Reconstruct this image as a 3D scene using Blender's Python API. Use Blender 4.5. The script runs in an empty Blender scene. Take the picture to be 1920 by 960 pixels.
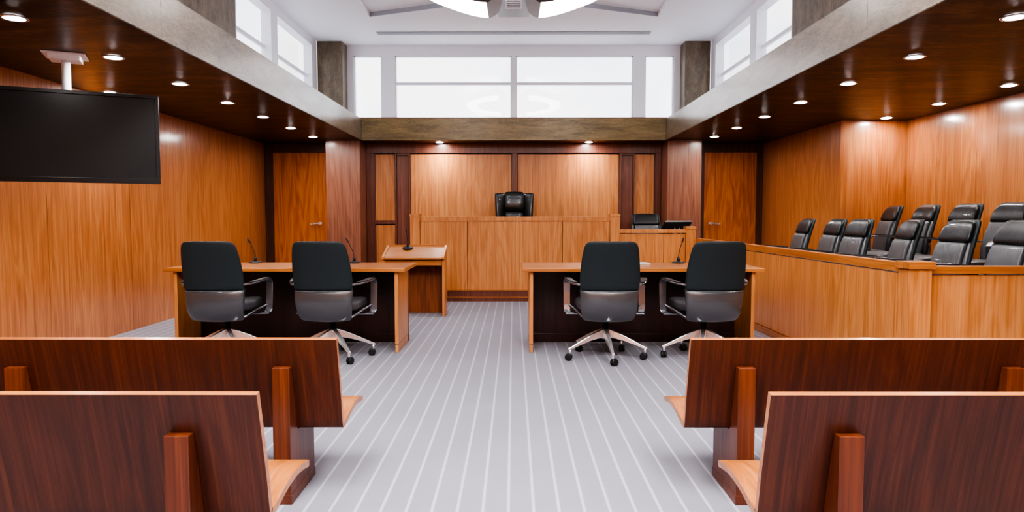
import bpy, bmesh, math, random
from mathutils import Vector, Matrix
random.seed(7)
scene = bpy.context.scene
COL = scene.collection
PI = math.pi

# ------------------------------------------------------------------ materials
def new_mat(name):
    m = bpy.data.materials.new(name); m.use_nodes = True
    nt = m.node_tree
    for n in list(nt.nodes): nt.nodes.remove(n)
    out = nt.nodes.new('ShaderNodeOutputMaterial')
    b = nt.nodes.new('ShaderNodeBsdfPrincipled')
    nt.links.new(b.outputs[0], out.inputs[0])
    return m, nt, b

def N(nt, kind, **kw):
    n = nt.nodes.new(kind)
    for k, v in kw.items():
        if k in n.inputs: n.inputs[k].default_value = v
        else: setattr(n, k, v)
    return n

def plain(name, col, rough=0.5, metal=0.0, coat=0.0, bump=None, spec=None):
    m, nt, b = new_mat(name)
    b.inputs['Base Color'].default_value = (*col, 1)
    b.inputs['Roughness'].default_value = rough
    b.inputs['Metallic'].default_value = metal
    b.inputs['Coat Weight'].default_value = coat
    if spec is not None: b.inputs['Specular IOR Level'].default_value = spec
    tc = N(nt, 'ShaderNodeTexCoord')
    no = N(nt, 'ShaderNodeTexNoise', Scale=(bump[0] if bump else 30.0), Detail=4.0)
    if bump and len(bump) > 2:
        mp = N(nt, 'ShaderNodeMapping'); mp.inputs['Scale'].default_value = bump[2]
        nt.links.new(tc.outputs['Object'], mp.inputs[0]); nt.links.new(mp.outputs[0], no.inputs['Vector'])
    else:
        nt.links.new(tc.outputs['Object'], no.inputs['Vector'])
    mr = N(nt, 'ShaderNodeMapRange'); mr.inputs['To Min'].default_value = rough*0.88; mr.inputs['To Max'].default_value = min(1, rough*1.12)
    nt.links.new(no.outputs[0], mr.inputs[0]); nt.links.new(mr.outputs[0], b.inputs['Roughness'])
    if bump:
        bp = N(nt, 'ShaderNodeBump', Strength=bump[1], Distance=0.01)
        nt.links.new(no.outputs[0], bp.inputs['Height']); nt.links.new(bp.outputs[0], b.inputs['Normal'])
    return m

def wood(name, dark, mid, light, axis='Z', rough=0.3, coat=0.3, coat_rough=0.2, freq=1.0, fig=0.5, spec=0.5, streak=0.35, thin=None):
    """wood veneer, grain running along axis, in object space"""
    m, nt, b = new_mat(name)
    tc = N(nt, 'ShaderNodeTexCoord')
    def mapped(across, along, off=0.0):
        mp = N(nt, 'ShaderNodeMapping')
        s = [across*freq]*3; s['XYZ'.index(axis)] = along*freq
        if thin: s['XYZ'.index(thin)] *= .02
        mp.inputs['Scale'].default_value = s
        mp.inputs['Location'].default_value = (off, off*1.7, off*0.6)
        nt.links.new(tc.outputs['Object'], mp.inputs[0]); return mp
    # cathedral figure: bands of a warped field
    m1 = mapped(5.0, 0.55)
    n1 = N(nt, 'ShaderNodeTexNoise', Scale=1.0, Detail=3.0, Roughness=0.5, Distortion=0.6)
    nt.links.new(m1.outputs[0], n1.inputs['Vector'])
    mul = N(nt, 'ShaderNodeMath', operation='MULTIPLY'); mul.inputs[1].default_value = 38.0
    nt.links.new(n1.outputs[0], mul.inputs[0])
    sn = N(nt, 'ShaderNodeMath', operation='SINE'); nt.links.new(mul.outputs[0], sn.inputs[0])
    mr = N(nt, 'ShaderNodeMapRange'); mr.inputs['From Min'].default_value = -1
    nt.links.new(sn.outputs[0], mr.inputs[0])
    # medium streaks
    m2 = mapped(62, 0.7, 3.1)
    n2 = N(nt, 'ShaderNodeTexNoise', Scale=1.0, Detail=5.0, Roughness=0.6, Distortion=0.3)
    nt.links.new(m2.outputs[0], n2.inputs['Vector'])
    # fine pores
    m3 = mapped(230, 4.0, 8.3)
    n3 = N(nt, 'ShaderNodeTexNoise', Scale=1.0, Detail=3.0, Roughness=0.6)
    nt.links.new(m3.outputs[0], n3.inputs['Vector'])
    # large tone drift
    m4 = mapped(1.1, 0.5, 12.0)
    n4 = N(nt, 'ShaderNodeTexNoise', Scale=1.0, Detail=2.0)
    nt.links.new(m4.outputs[0], n4.inputs['Vector'])
    def mix(fac, a, c):
        x = N(nt, 'ShaderNodeMix', data_type='FLOAT'); x.inputs[0].default_value = fac
        nt.links.new(a, x.inputs[2]); nt.links.new(c, x.inputs[3]); return x.outputs[0]
    v = mix(fig*0.34, n2.outputs[0], mr.outputs[0])
    v = mix(streak*0.6, v, n3.outputs[0])
    v = mix(0.25, v, n4.outputs[0])
    cr = N(nt, 'ShaderNodeValToRGB'); e = cr.color_ramp.elements
    e[0].position = 0.33; e[0].color = (*dark, 1); e[1].position = 0.67; e[1].color = (*light, 1)
    k = e.new(0.50); k.color = (*mid, 1)
    nt.links.new(v, cr.inputs[0]); nt.links.new(cr.outputs[0], b.inputs['Base Color'])
    b.inputs['Roughness'].default_value = rough
    b.inputs['Specular IOR Level'].default_value = spec
    b.inputs['Coat Weight'].default_value = coat; b.inputs['Coat Roughness'].default_value = coat_rough
    bp = N(nt, 'ShaderNodeBump', Strength=0.06, Distance=0.002)
    nt.links.new(n3.outputs[0], bp.inputs['Height']); nt.links.new(bp.outputs[0], b.inputs['Normal'])
    return m

def mottled(name, dark, mid, light, scale=(3, 9, 9), rough=.36, coat=.3, coat_rough=.2, spec=.5):
    m, nt, b = new_mat(name)
    tc = N(nt, 'ShaderNodeTexCoord')
    def ns(k, det, dist, off):
        mp = N(nt, 'ShaderNodeMapping'); mp.inputs['Scale'].default_value = tuple(q*k for q in scale); mp.inputs['Location'].default_value = (off, off, off)
        n = N(nt, 'ShaderNodeTexNoise', Scale=1.0, Detail=det, Roughness=.68, Distortion=dist)
        nt.links.new(tc.outputs['Object'], mp.inputs[0]); nt.links.new(mp.outputs[0], n.inputs['Vector']); return n
    a, c = ns(1, 8.0, .5, 0), ns(9, 5.0, .2, 5)
    x = N(nt, 'ShaderNodeMix', data_type='FLOAT'); x.inputs[0].default_value = .4
    nt.links.new(a.outputs[0], x.inputs[2]); nt.links.new(c.outputs[0], x.inputs[3])
    cr = N(nt, 'ShaderNodeValToRGB'); e = cr.color_ramp.elements
    e[0].position = .36; e[0].color = (*dark, 1); e[1].position = .64; e[1].color = (*light, 1); q = e.new(.5); q.color = (*mid, 1)
    nt.links.new(x.outputs[0], cr.inputs[0]); nt.links.new(cr.outputs[0], b.inputs['Base Color'])
    b.inputs['Roughness'].default_value = rough; b.inputs['Coat Weight'].default_value = coat
    b.inputs['Coat Roughness'].default_value = coat_rough; b.inputs['Specular IOR Level'].default_value = spec
    bp = N(nt, 'ShaderNodeBump', Strength=.08, Distance=.003)
    nt.links.new(c.outputs[0], bp.inputs['Height']); nt.links.new(bp.outputs[0], b.inputs['Normal'])
    return m

def C(h):  # sRGB hex -> linear
    r = [int(h[i:i+2], 16)/255 for i in (0, 2, 4)]
    return tuple(c/12.92 if c <= .04045 else ((c+.055)/1.055)**2.4 for c in r)

M = {}
M['oak']   = wood('honey_veneer', C('a66530'), C('c47f48'), C('d7985f'), rough=.38, coat=.30, coat_rough=.22)
M['oak_x'] = wood('honey_veneer_lengthwise', C('925425'), C('b06c36'), C('c4834a'), axis='X', rough=.34, coat=.5, coat_rough=.16)
M['oak_y'] = wood('honey_veneer_crosswise', C('925425'), C('b06c36'), C('c4834a'), axis='Y', rough=.34, coat=.4, coat_rough=.2)
M['wallw'] = wood('wall_veneer', C('95552a'), C('b57040'), C('ca8a56'), rough=.36, coat=1.0, coat_rough=.17)
M['doorw'] = wood('door_veneer', C('8e481e'), C('b0632e'), C('c67b42'), rough=.36, coat=.35, fig=.8)
M['walnut'] = wood('shaded_walnut_veneer', C('381a0e'), C('502615'), C('6b3920'), rough=.42, coat=.1, fig=.4, streak=.55, thin='Y', freq=1.5)  # bench faces turned from the light; their shade is put into the colour
M['frame'] = wood('mahogany_frame', C('54291c'), C('6f3d2c'), C('85503c'), rough=.38, coat=.35, fig=.4)
M['pier'] = wood('pier_veneer_reflection_tint', C('6c4030'), C('8a5842'), C('a06c54'), rough=.38, coat=.5, coat_rough=.2, fig=.6)  # lightened colour stands in for reflections on the piers
M['lectern_back'] = wood('lectern_back_shaded_veneer', C('5e2c10'), C('7c4018'), C('935222'), rough=.4, coat=.2, fig=.8)  # darkened to carry the shade under the lectern top
M['darkframe'] = wood('dark_frame', C('38201a'), C('4a2c22'), C('5a382c'), rough=.4, coat=.2)
M['soffit'] = mottled('soffit_veneer', C('120a06'), C('38271b'), C('70533b'), (1.8, 6, 6), rough=.38, coat=.0, spec=.22)
M['beam'] = mottled('weathered_olive_veneer', C('544524'), C('7d6a3e'), C('9c8858'), (2.2, 13, 13), rough=.36, coat=.2)
M['fascia'] = mottled('weathered_fascia_veneer', C('5c4f3e'), C('7a6b58'), C('93836e'), (7, 2.2, 7), rough=.32, coat=.6, coat_rough=.17, spec=.6)
M['pillar'] = mottled('weathered_pillar_veneer', C('463b2b'), C('6a5c48'), C('84755f'), (9, 9, 2.6), rough=.38, coat=.25)
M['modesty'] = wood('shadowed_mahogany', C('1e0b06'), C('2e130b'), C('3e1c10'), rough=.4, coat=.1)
M['white'] = plain('white_paint', (.80, .80, .83), .5)
M['ceil'] = plain('ceiling_paint', (.87, .89, .935), .6)
M['frame_w'] = plain('white_window_frame', (.86, .88, .93), .4)
M['grey_lamp'] = plain('grey_lamp_body', (.27, .27, .30), .35)
M['leather'] = plain('black_leather', (.010, .010, .012), .38, coat=.12, bump=(9.0, .25, (2.2, 2.2, .5)), spec=.45)
M['leather_front'] = plain('black_ribbed_leather', (.048, .05, .056), .5, coat=.2, bump=(12.0, .45, (3.0, 3.0, .22)), spec=1.0)
M['gloss_leather'] = plain('glossy_black_leather', (.012, .012, .013), .34, coat=.5, bump=(5.0, .3, (1, 1, 1)), spec=.6)
M['seam'] = plain('grey_piping', (.16, .17, .18), .4)
M['shell'] = plain('black_mesh_fabric', (.016, .024, .027), .55, bump=(300.0, .15), spec=.4)
M['shell_low'] = plain('black_leather_painted_sheen', (.042, .042, .045), .36, coat=.9, bump=(200.0, .05), spec=1.0)  # base raised to paint in the sheen off the floor
M['black'] = plain('black_plastic', (.012, .012, .013), .45)
M['chrome'] = plain('polished_aluminium', (.86, .86, .89), .22, metal=.8)
M['dchrome'] = plain('arm_aluminium', (.30, .30, .33), .2, metal=.85)
M['steel'] = plain('brushed_steel', (.72, .72, .74), .28, metal=1.0)
M['screen'] = plain('black_screen', (.014, .020, .023), .3, spec=.3)
M['bezel'] = plain('black_bezel', (.011, .013, .015), .35, spec=.35)
M['paper'] = plain('pale_cover', (.62, .62, .68), .3, coat=.4)
M['slot'] = plain('slot_and_shade_grey', (.32, .33, .36), .6)  # ceiling slot, and the painted shade on the recess edges
M['gap'] = plain('dark_gap', (.02, .010, .006), .7)

def emis(name, col, s):
    m = bpy.data.materials.new(name); m.use_nodes = True; nt = m.node_tree
    for n in list(nt.nodes): nt.nodes.remove(n)
    out = nt.nodes.new('ShaderNodeOutputMaterial'); e = nt.nodes.new('ShaderNodeEmission')
    e.inputs[0].default_value = (*col, 1); e.inputs[1].default_value = s
    nt.links.new(e.outputs[0], out.inputs[0]); return m
M['lamp'] = emis('luminous_panel', (1, .97, .96), 4.2)
M['added_uplight'] = emis('added_uplight_strip', (.93, .96, 1), 24.0)
M['down'] = emis('downlight_bulb', (1, .95, .92), 230.0)

def glass_mat():
    m = bpy.data.materials.new('window_glass'); m.use_nodes = True; nt = m.node_tree
    for n in list(nt.nodes): nt.nodes.remove(n)
    out = nt.nodes.new('ShaderNodeOutputMaterial')
    t = nt.nodes.new('ShaderNodeBsdfTransparent'); t.inputs[0].default_value = (.95, .96, .98, 1)
    g = nt.nodes.new('ShaderNodeBsdfGlossy'); g.inputs['Roughness'].default_value = .0
    lw_ = nt.nodes.new('ShaderNodeLayerWeight'); lw_.inputs[0].default_value = .5
    pw = nt.nodes.new('ShaderNodeMath'); pw.operation = 'POWER'; pw.inputs[1].default_value = 4.0
    fr = nt.nodes.new('ShaderNodeMath'); fr.operation = 'MULTIPLY_ADD'; fr.inputs[1].default_value = .85; fr.inputs[2].default_value = .16
    nt.links.new(lw_.outputs['Facing'], pw.inputs[0]); nt.links.new(pw.outputs[0], fr.inputs[0])
    mx = nt.nodes.new('ShaderNodeMixShader')
    nt.links.new(fr.outputs[0], mx.inputs[0]); nt.links.new(t.outputs[0], mx.inputs[1])
    nt.links.new(g.outputs[0], mx.inputs[2]); nt.links.new(mx.outputs[0], out.inputs[0]); return m
M['glass'] = glass_mat()

def carpet_mat():
    m, nt, b = new_mat('striped_carpet')
    tc = N(nt, 'ShaderNodeTexCoord'); sp = N(nt, 'ShaderNodeSeparateXYZ')
    wn = N(nt, 'ShaderNodeTexNoise', Scale=60.0, Detail=2.0)
    nt.links.new(tc.outputs['Object'], wn.inputs['Vector'])
    nt.links.new(tc.outputs['Object'], sp.inputs[0])
    def mt(op, a, v=None, c=None):
        x = N(nt, 'ShaderNodeMath', operation=op)
        if hasattr(a, 'is_output'): nt.links.new(a, x.inputs[0])
        else: x.inputs[0].default_value = a
        if v is not None:
            if hasattr(v, 'is_output'): nt.links.new(v, x.inputs[1])
            else: x.inputs[1].default_value = v
        return x.outputs[0]
    jig = mt('MULTIPLY', mt('SUBTRACT', wn.outputs[0], .5), .004)
    x = mt('ADD', mt('ADD', sp.outputs[0], 0.0217+0.1042*100+0.0521), jig)
    fr = mt('FRACT', mt('DIVIDE', x, 0.1042))
    d = mt('ABSOLUTE', mt('SUBTRACT', fr, 0.5))
    stripe = mt('LESS_THAN', d, 0.062)
    n = N(nt, 'ShaderNodeTexNoise', Scale=420.0, Detail=3.0, Roughness=.7)
    nt.links.new(tc.outputs['Object'], n.inputs['Vector'])
    n2 = N(nt, 'ShaderNodeTexNoise', Scale=2.2, Detail=3.0)
    nt.links.new(tc.outputs['Object'], n2.inputs['Vector'])
    cr = N(nt, 'ShaderNodeValToRGB'); e = cr.color_ramp.elements
    e[0].position = .3; e[0].color = (.205, .203, .237, 1); e[1].position = .7; e[1].color = (.268, .265, .306, 1)
    nm = N(nt, 'ShaderNodeMix', data_type='FLOAT'); nm.inputs[0].default_value = .3
    nt.links.new(n.outputs[0], nm.inputs[2]); nt.links.new(n2.outputs[0], nm.inputs[3])
    nt.links.new(nm.outputs[0], cr.inputs[0])
    mx = N(nt, 'ShaderNodeMix', data_type='RGBA'); nt.links.new(stripe, mx.inputs[0])
    nt.links.new(cr.outputs[0], mx.inputs[6]); mx.inputs[7].default_value = (.39, .382, .44, 1)
    nt.links.new(mx.outputs[2], b.inputs['Base Color'])
    b.inputs['Roughness'].default_value = .85; b.inputs['Specular IOR Level'].default_value = .2
    b.inputs['Sheen Weight'].default_value = .15
    bp = N(nt, 'ShaderNodeBump', Strength=.35, Distance=.004)
    nt.links.new(n.outputs[0], bp.inputs['Height']); nt.links.new(bp.outputs[0], b.inputs['Normal'])
    return m
M['carpet'] = carpet_mat()

# ------------------------------------------------------------------ mesh helpers
class MB:
    def __init__(s): s.bm = bmesh.new(); s.mi = 0
    def _f(s, vs):
        try:
            f = s.bm.faces.new(vs); f.material_index = s.mi; return f
        except ValueError: return None
    def box(s, x0, x1, y0, y1, z0, z1):
        v = [s.bm.verts.new(p) for p in ((x0,y0,z0),(x1,y0,z0),(x1,y1,z0),(x0,y1,z0),(x0,y0,z1),(x1,y0,z1),(x1,y1,z1),(x0,y1,z1))]
        for q in ((0,3,2,1),(4,5,6,7),(0,1,5,4),(1,2,6,5),(2,3,7,6),(3,0,4,7)): s._f([v[i] for i in q])
        return s
    def prism(s, pts, a, b, axis='X'):
        """closed 2D polygon extruded from a to b along axis (pts in the two other axes, in xyz order)"""
        def P(p, t):
            return (t, p[0], p[1]) if axis == 'X' else ((p[0], t, p[1]) if axis == 'Y' else (p[0], p[1], t))
        A = [s.bm.verts.new(P(p, a)) for p in pts]; B = [s.bm.verts.new(P(p, b)) for p in pts]
        n = len(pts)
        s._f(A[::-1]); s._f(B)
        for i in range(n): s._f([A[i], A[(i+1) % n], B[(i+1) % n], B[i]])
        return s
    def rings(s, R, cap=True, closed=True):
        V = [[s.bm.verts.new(p) for p in r] for r in R]
        n = len(R[0])
        for a, b in zip(V[:-1], V[1:]):
            for i in range(n if closed else n-1):
                s._f([a[i], a[(i+1) % n], b[(i+1) % n], b[i]])
        if cap:
            for r, rev in ((V[0], True), (V[-1], False)):
                c = Vector((0, 0, 0))
                for v in r: c += v.co
                cv = s.bm.verts.new(c/len(r))
                for i in range(n):
                    t = [r[i], r[(i+1) % n], cv]
                    s._f(t[::-1] if rev else t)
        return s
    def lathe(s, prof, cx=0, cy=0, n=20, axis='Z', c3=None):
        R = []
        for r, h in prof:
            ring = []
            for i in range(n):
                a = 2*PI*i/n
                if axis == 'Z': ring.append((cx+r*math.cos(a), cy+r*math.sin(a), h))
                else: ring.append((c3[0]+h, c3[1]+r*math.cos(a), c3[2]+r*math.sin(a)))
            R.append(ring)
        return s.rings(R)
    def tube(s, pts, rad, n=8):
        pts = [Vector(p) for p in pts]; R = []
        up = Vector((0, 0, 1))
        for i, p in enumerate(pts):
            d = (pts[min(i+1, len(pts)-1)] - pts[max(i-1, 0)]).normalized()
            a = d.cross(up if abs(d.z) < .95 else Vector((1, 0, 0))).normalized(); b = a.cross(d)
            r = rad[i] if isinstance(rad, (list, tuple)) else rad
            R.append([p + a*math.cos(2*PI*k/n)*r + b*math.sin(2*PI*k/n)*r for k in range(n)])
        return s.rings(R)
    def ribbon(s, pts, w, t, side=Vector((1, 0, 0))):
        pts = [Vector(p) for p in pts]; R = []
        for i, p in enumerate(pts):
            d = (pts[min(i+1, len(pts)-1)] - pts[max(i-1, 0)]).normalized()
            nn = side.cross(d).normalized()
            wi = w[i] if isinstance(w, (list, tuple)) else w
            ti = t[i] if isinstance(t, (list, tuple)) else t
            R.append([p - side*wi/2 - nn*ti/2, p + side*wi/2 - nn*ti/2, p + side*wi/2 + nn*ti/2, p - side*wi/2 + nn*ti/2])
        return s.rings(R)
    def loft(s, rows, n=28, e=.55, wrap=.0, dz=.0):
        """rows: (z, y centre, half width, thickness); super-ellipse slices, edges wrapped forward"""
        R = []
        for z, yc, hw, th in rows:
            ring = []
            for i in range(n):
                a = 2*PI*i/n; c, q = math.cos(a), math.sin(a)
                x = hw*math.copysign(abs(c)**e, c); y = th/2*math.copysign(abs(q)**e, q)
                ring.append((x, yc + y + wrap*(x/.24)**2, z + dz*(x/.24)**2))
            R.append(ring)
        return s.rings(R)
    def build(s, name, mat, parent=None, bevel=0, smooth=False, sub=0, xf=None):
        bmesh.ops.recalc_face_normals(s.bm, faces=s.bm.faces[:])
        if xf is not None: s.bm.transform(xf)
        me = bpy.data.meshes.new(name); s.bm.to_mesh(me); s.bm.free()
        for m in (mat if isinstance(mat, (list, tuple)) else [mat]): me.materials.append(m)
        if smooth:
            for p in me.polygons: p.use_smooth = True
        o = bpy.data.objects.new(name, me); COL.objects.link(o)
        if parent: o.parent = parent
        if bevel:
            b = o.modifiers.new('bevel', 'BEVEL'); b.width = bevel; b.segments = 2; b.limit_method = 'ANGLE'; b.angle_limit = math.radians(40)
        if sub:
            q = o.modifiers.new('sub', 'SUBSURF'); q.levels = sub; q.render_levels = sub
        return o

def tag(o, label=None, cat=None, group=None, kind=None):
    if label: o['label'] = label
    if cat: o['category'] = cat
    if group: o['group'] = group
    if kind: o['kind'] = kind
    return o
def thing(name, label, cat, loc=(0, 0, 0), rz=0, group=None):
    o = bpy.data.objects.new(name, None); COL.objects.link(o); o.empty_display_size = .1
    o.location = loc; o.rotation_euler = (0, 0, rz)
    return tag(o, label, cat, group)
def struct(name, mb, mat, label=None, parent=None, **k):
    o = mb.build(name, mat, parent, **k)
    if parent is None: tag(o, label, 'room', kind='structure')
    return o
def box(*a): return MB().box(*a)
def copy_tree(o, parent=None):
    c = o.copy(); COL.objects.link(c)
    if parent: c.parent = parent
    for ch in list(o.children): copy_tree(ch, c)
    return c

# ------------------------------------------------------------------ the room shell
XW, SZ, FT = 4.03, 2.38, 2.715      # side wall, soffit height, top of fascia
YB, YF, YR = 11.14, 10.67, -3.0     # back wall, beam plane, wall behind the camera
ZC, XS = 3.94, 3.09                 # upper ceiling, clerestory plane
XJ = 4.85

struct('floor', box(-4.2, 5.0, YR-.1, 11.4, -.1, 0), M['carpet'], 'grey lavender carpet with thin pale stripes running to the bench')

def panelled(mb, axis, pos, thick, splits, z0, z1, gap=.004):
    """wall slab cut in panels with thin shadow joints; axis = direction of travel"""
    for a, b in zip(splits[:-1], splits[1:]):
        if axis == 'Y': mb.box(min(pos, pos+thick), max(pos, pos+thick), a+gap/2, b-gap/2, z0, z1)
        else: mb.box(a+gap/2, b-gap/2, min(pos, pos+thick), max(pos, pos+thick), z0, z1)
    return mb
lw = panelled(MB(), 'Y', -XW, -.03, [YR, -1.8, -.5, .78, 2.06, 3.34, 4.62, 5.90, 7.18, 8.46, 9.74, YB], 0, SZ)
lw.mi = 1; lw.box(-XW-.12, -XW-.028, YR, YB+.1, 0, 2.8)
struct('wall_left', lw, [M['wallw'], M['gap']], 'tall honey veneer panelled wall on the left')
rw = panelled(MB(), 'Y', XW, .03, [8.49, 9.77, YB], 0, SZ)
panelled(rw, 'X', 8.49, .03, [XW, XJ+.03], 0, SZ)
panelled(rw, 'Y', XJ, .03, [YR, -1.7, -.42, .86, 2.14, 3.37, 4.65, 5.93, 7.21, 8.488], 0, SZ)
rw.mi = 1; rw.box(XW+.028, XW+.12, 8.53, YB+.1, 0, 2.8); rw.box(XJ+.028, XJ+.12, YR, 8.53, 0, 2.8); rw.box(XW+.03, XJ+.1, 8.515, 8.6, 0, 2.8)
struct('wall_right', rw, [M['wallw'], M['gap']], 'honey veneer panelled wall stepping back behind the jury box')
struct('wall_rear', box(-4.2, 5.0, YR-.1, YR, 0, 4.2), M['wallw'], 'veneered wall behind the public benches')

# back wall of the alcove: mahogany framing with honey panels set in
bw = MB(); bw.box(-4.2, 4.2, YB, YB+.1, 0, 2.8)
bw.mi = 0
struct('wall_back', bw, M['frame'], 'mahogany framed wall behind the judge bench')
def inset(name, x0, x1, z0, z1, mat, dep=.012):
    # raised surround is the wall; the panel sits in a thin dark reveal
    m = MB(); m.box(x0+.007, x1-.007, YB-.006, YB+.01, z0+.007, z1-.014)
    m.mi = 1; m.box(x0, x1, YB-.002, YB+.01, z0, z1)
    struct(name, m, [mat, M['gap']], 'wall panel in the mahogany framing behind the bench')
k = 1
for (x0, x1, z0, z1, mt) in ((-2.247, -1.925, 1.13, 2.218, 'oak'), (-2.247, -1.925, .10, 1.075, 'oak'), (-1.90, -1.703, .10, 2.192, 'frame'),
                            (-1.677, -.026, .10, 2.218, 'oak'), (.060, 1.711, .10, 2.218, 'oak'), (1.746, 1.936, .10, 2.192, 'frame'),
                            (1.955, 2.282, 1.13, 2.218, 'oak'), (1.955, 2.282, .10, 1.075, 'oak')):
    inset('trim_%d' % k, x0, x1, z0, z1, M[mt]); k += 1

# raised framing ribs between the panels
fr = MB()
for x0, x1 in ((-2.385, -2.27), (-1.925, -1.90), (-1.703, -1.677), (-.026, .06), (1.711, 1.746), (1.936, 1.955), (2.30, 2.385)):
    fr.box(x0, x1, YB-.03, YB-.001, 0, 2.22)
fr.box(-2.385, 2.385, YB-.03, YB-.001, 2.222, SZ)
fr.box(-2.247, -1.925, YB-.03, YB-.001, 1.08, 1.125); fr.box(1.955, 2.282, YB-.03, YB-.001, 1.08, 1.125)
struct('trim_%d' % k, fr, M['frame'], 'mahogany ribs framing the panels behind the bench', bevel=.002); k += 1

# wing walls (broad piers) either side of the alcove
for s, side in ((-1, 'left'), (1, 'right')):
    m = MB(); m.box(min(s*2.39, s*2.92), max(s*2.39, s*2.92), YF, YB-.001, 0, SZ)
    struct('wall_pier_'+side, m, M['pier'], 'mahogany pier %s of the alcove below the olive beam' % side, bevel=.003)

# doors with their dark surrounds
def door(n, x0, x1, joint, hx, hdir, side):
    fx0, fx1 = (-XW, -2.92) if side == 'left' else (2.92, XW)
    m = MB(); yf = YB-.05
    m.box(fx0+.001, x0-.004, yf, YB-.001, 0, SZ-.001); m.box(x1+.004, fx1-.001, yf, YB-.001, 0, SZ-.001)
    m.box(x0-.004, x1+.004, yf, YB-.001, 2.235, SZ-.001)
    struct('trim_%d' % (k+n), m, M['darkframe'], 'dark frame round the %s door' % side, bevel=.003)
    d = MB(); a, b = (joint-.003, joint+.003)
    d.box(x0, a, YB-.04, YB-.002, .005, 2.228); d.box(b, x1, YB-.04, YB-.002, .005, 2.228)
    d.mi = 1; d.box(a, b, YB-.034, YB-.003, .005, 2.228)
    o = struct('door_%d' % n, d, [M['doorw'], M['frame']], 'flush honey veneer door %s of the alcove with steel lever' % side)
    h = MB(); h.box(hx-.026, hx+.026, YB-.05, YB-.04, 1.062, 1.112)
    h.tube([(hx, YB-.05, 1.087), (hx, YB-.092, 1.087)], .011)
    h.ribbon([(hx, YB-.092, 1.087), (hx+hdir*.05, YB-.094, 1.088), (hx+hdir*.15, YB-.094, 1.078)], [.02, .016, .02], [.022, .018, .026], Vector((0, 1, 0)))
    h.build('door_handle', M['steel'], o, bevel=.003)
door(1, -3.889, -3.036, -3.215, -3.14, -1, 'left')
door(2, 3.085, 3.924, 3.265, 3.19, 1, 'right')
k += 3

# soffits, fascias, beam
for s, side in ((-1, 'left'), (1, 'right')):
    m = MB()
    outer = XW if s < 0 else XJ
    ys = [YR, 0.2, 2.0, 3.8, 5.6, 7.4, 9.2, YF+.002]
    for a, b in zip(ys[:-1], ys[1:]): m.box(min(s*2.364, s*(outer+.1)), max(s*2.364, s*(outer+.1)), a+.001, b-.001, SZ, SZ+.006)
    m.box(min(s*2.39, s*(outer+.1)), max(s*2.39, s*(outer+.1)), YF+.002, YB, SZ, SZ+.04)
    m.box(min(s*2.39, s*(outer+.1)), max(s*2.39, s*(outer+.1)), YR, YB, SZ+.041, SZ+.06)
    struct('ceiling_'+side, m, M['soffit'], 'low dark walnut soffit with downlights on the %s' % side)
    f = MB(); ys = [YR, .78, 4.65, 8.5, YF+.03]
    for a, b in zip(ys[:-1], ys[1:]): f.box(min(s*2.362, s*2.402), max(s*2.362, s*2.402), a+.0015, b-.0015, SZ+.0065, FT) if s < 0 else f.box(2.362, 2.402, a+.0015, b-.0015, SZ+.0065, FT)
    struct('trim_%d' % k, f, M['fascia'], 'weathered grey fascia along the %s soffit' % side); k += 1
b = MB(); b.box(-2.36, -.001, YF, YF+.05, SZ-.001, FT); b.box(.001, 2.36, YF, YF+.05, SZ-.001, FT)
struct('trim_%d' % k, b, M['beam'], 'olive brown veneered beam above the judge bench'); k += 1
struct('ceiling_alcove', box(-2.36, 2.36, YF+.05, YB, SZ, SZ+.04), M['darkframe'], 'dark alcove ceiling behind the beam')
struct('ceiling_ledge', MB().box(-2.36, 2.36, YF+.05, YB+.1, FT-.04, FT-.01).box(-4.1, -2.402, YR, YB+.1, FT-.04, FT-.01).box(2.402, 4.95, YR, YB+.1, FT-.04, FT-.01), M['white'], 'white ledge on top of the soffits')

# clerestory
for s, side in ((-1, 'left'), (1, 'right')):
    def bx(m, a, b, y0, y1, z0, z1): m.box(min(s*a, s*b), max(s*a, s*b), y0, y1, z0, z1)
    m = MB()
    for y0, y1 in ((4.2, 5.64), (5.643, 6.67), (6.673, 7.69)): bx(m, XS-.01, XS+.14, y0, y1, FT-.02, ZC)
    bx(m, XS-.01, XS+.14, YR, .3, FT-.02, ZC)
    struct('wall_upper_'+side, m, M['pillar'], 'weathered grey veneer wall panel between the %s clerestory windows' % side)
    w = MB()
    for y0, y1 in ((7.70, 7.74), (8.84, 9.08), (10.61, 10.855), (.3, .4), (2.15, 2.35), (4.1, 4.2)): bx(w, XS, XS+.13, y0, y1, FT-.02, ZC)
    for y0, y1 in ((7.74, 8.84), (9.08, 10.61), (.4, 2.15), (2.35, 4.1)):  # the two bays nearest the camera are unseen, added to let in light
        bx(w, XS, XS+.13, y0, y1, 3.82, ZC); bx(w, XS+.085, XS+.115, y0, y1, 3.34, 3.385); bx(w, XS, XS+.13, y0, y1, FT-.02, FT+.04)
    wf = struct('window_%d' % (1 if s < 0 else 2), w, M['frame_w'], 'white framed clerestory window band high on the %s, unseen near bays added for light' % side)
    for y0, y1 in ((7.74, 8.84), (9.08, 10.61), (.4, 2.15), (2.35, 4.1)):
        g = MB(); q_ = s*(XS+.104); g._f([g.bm.verts.new(p) for p in ((q_, y0, FT+.02), (q_, y1, FT+.02), (q_, y1, 3.83), (q_, y0, 3.83))]); g.build('pane', M['glass'], wf)
    # column at the corner
    c = MB(); bx(c, 2.685, 3.08, 10.86, 11.16, FT-.02, ZC)
    struct('wall_column_'+side, c, M['pillar'], 'weathered olive grey column at the back %s corner of the clerestory' % side, bevel=.002)

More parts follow.
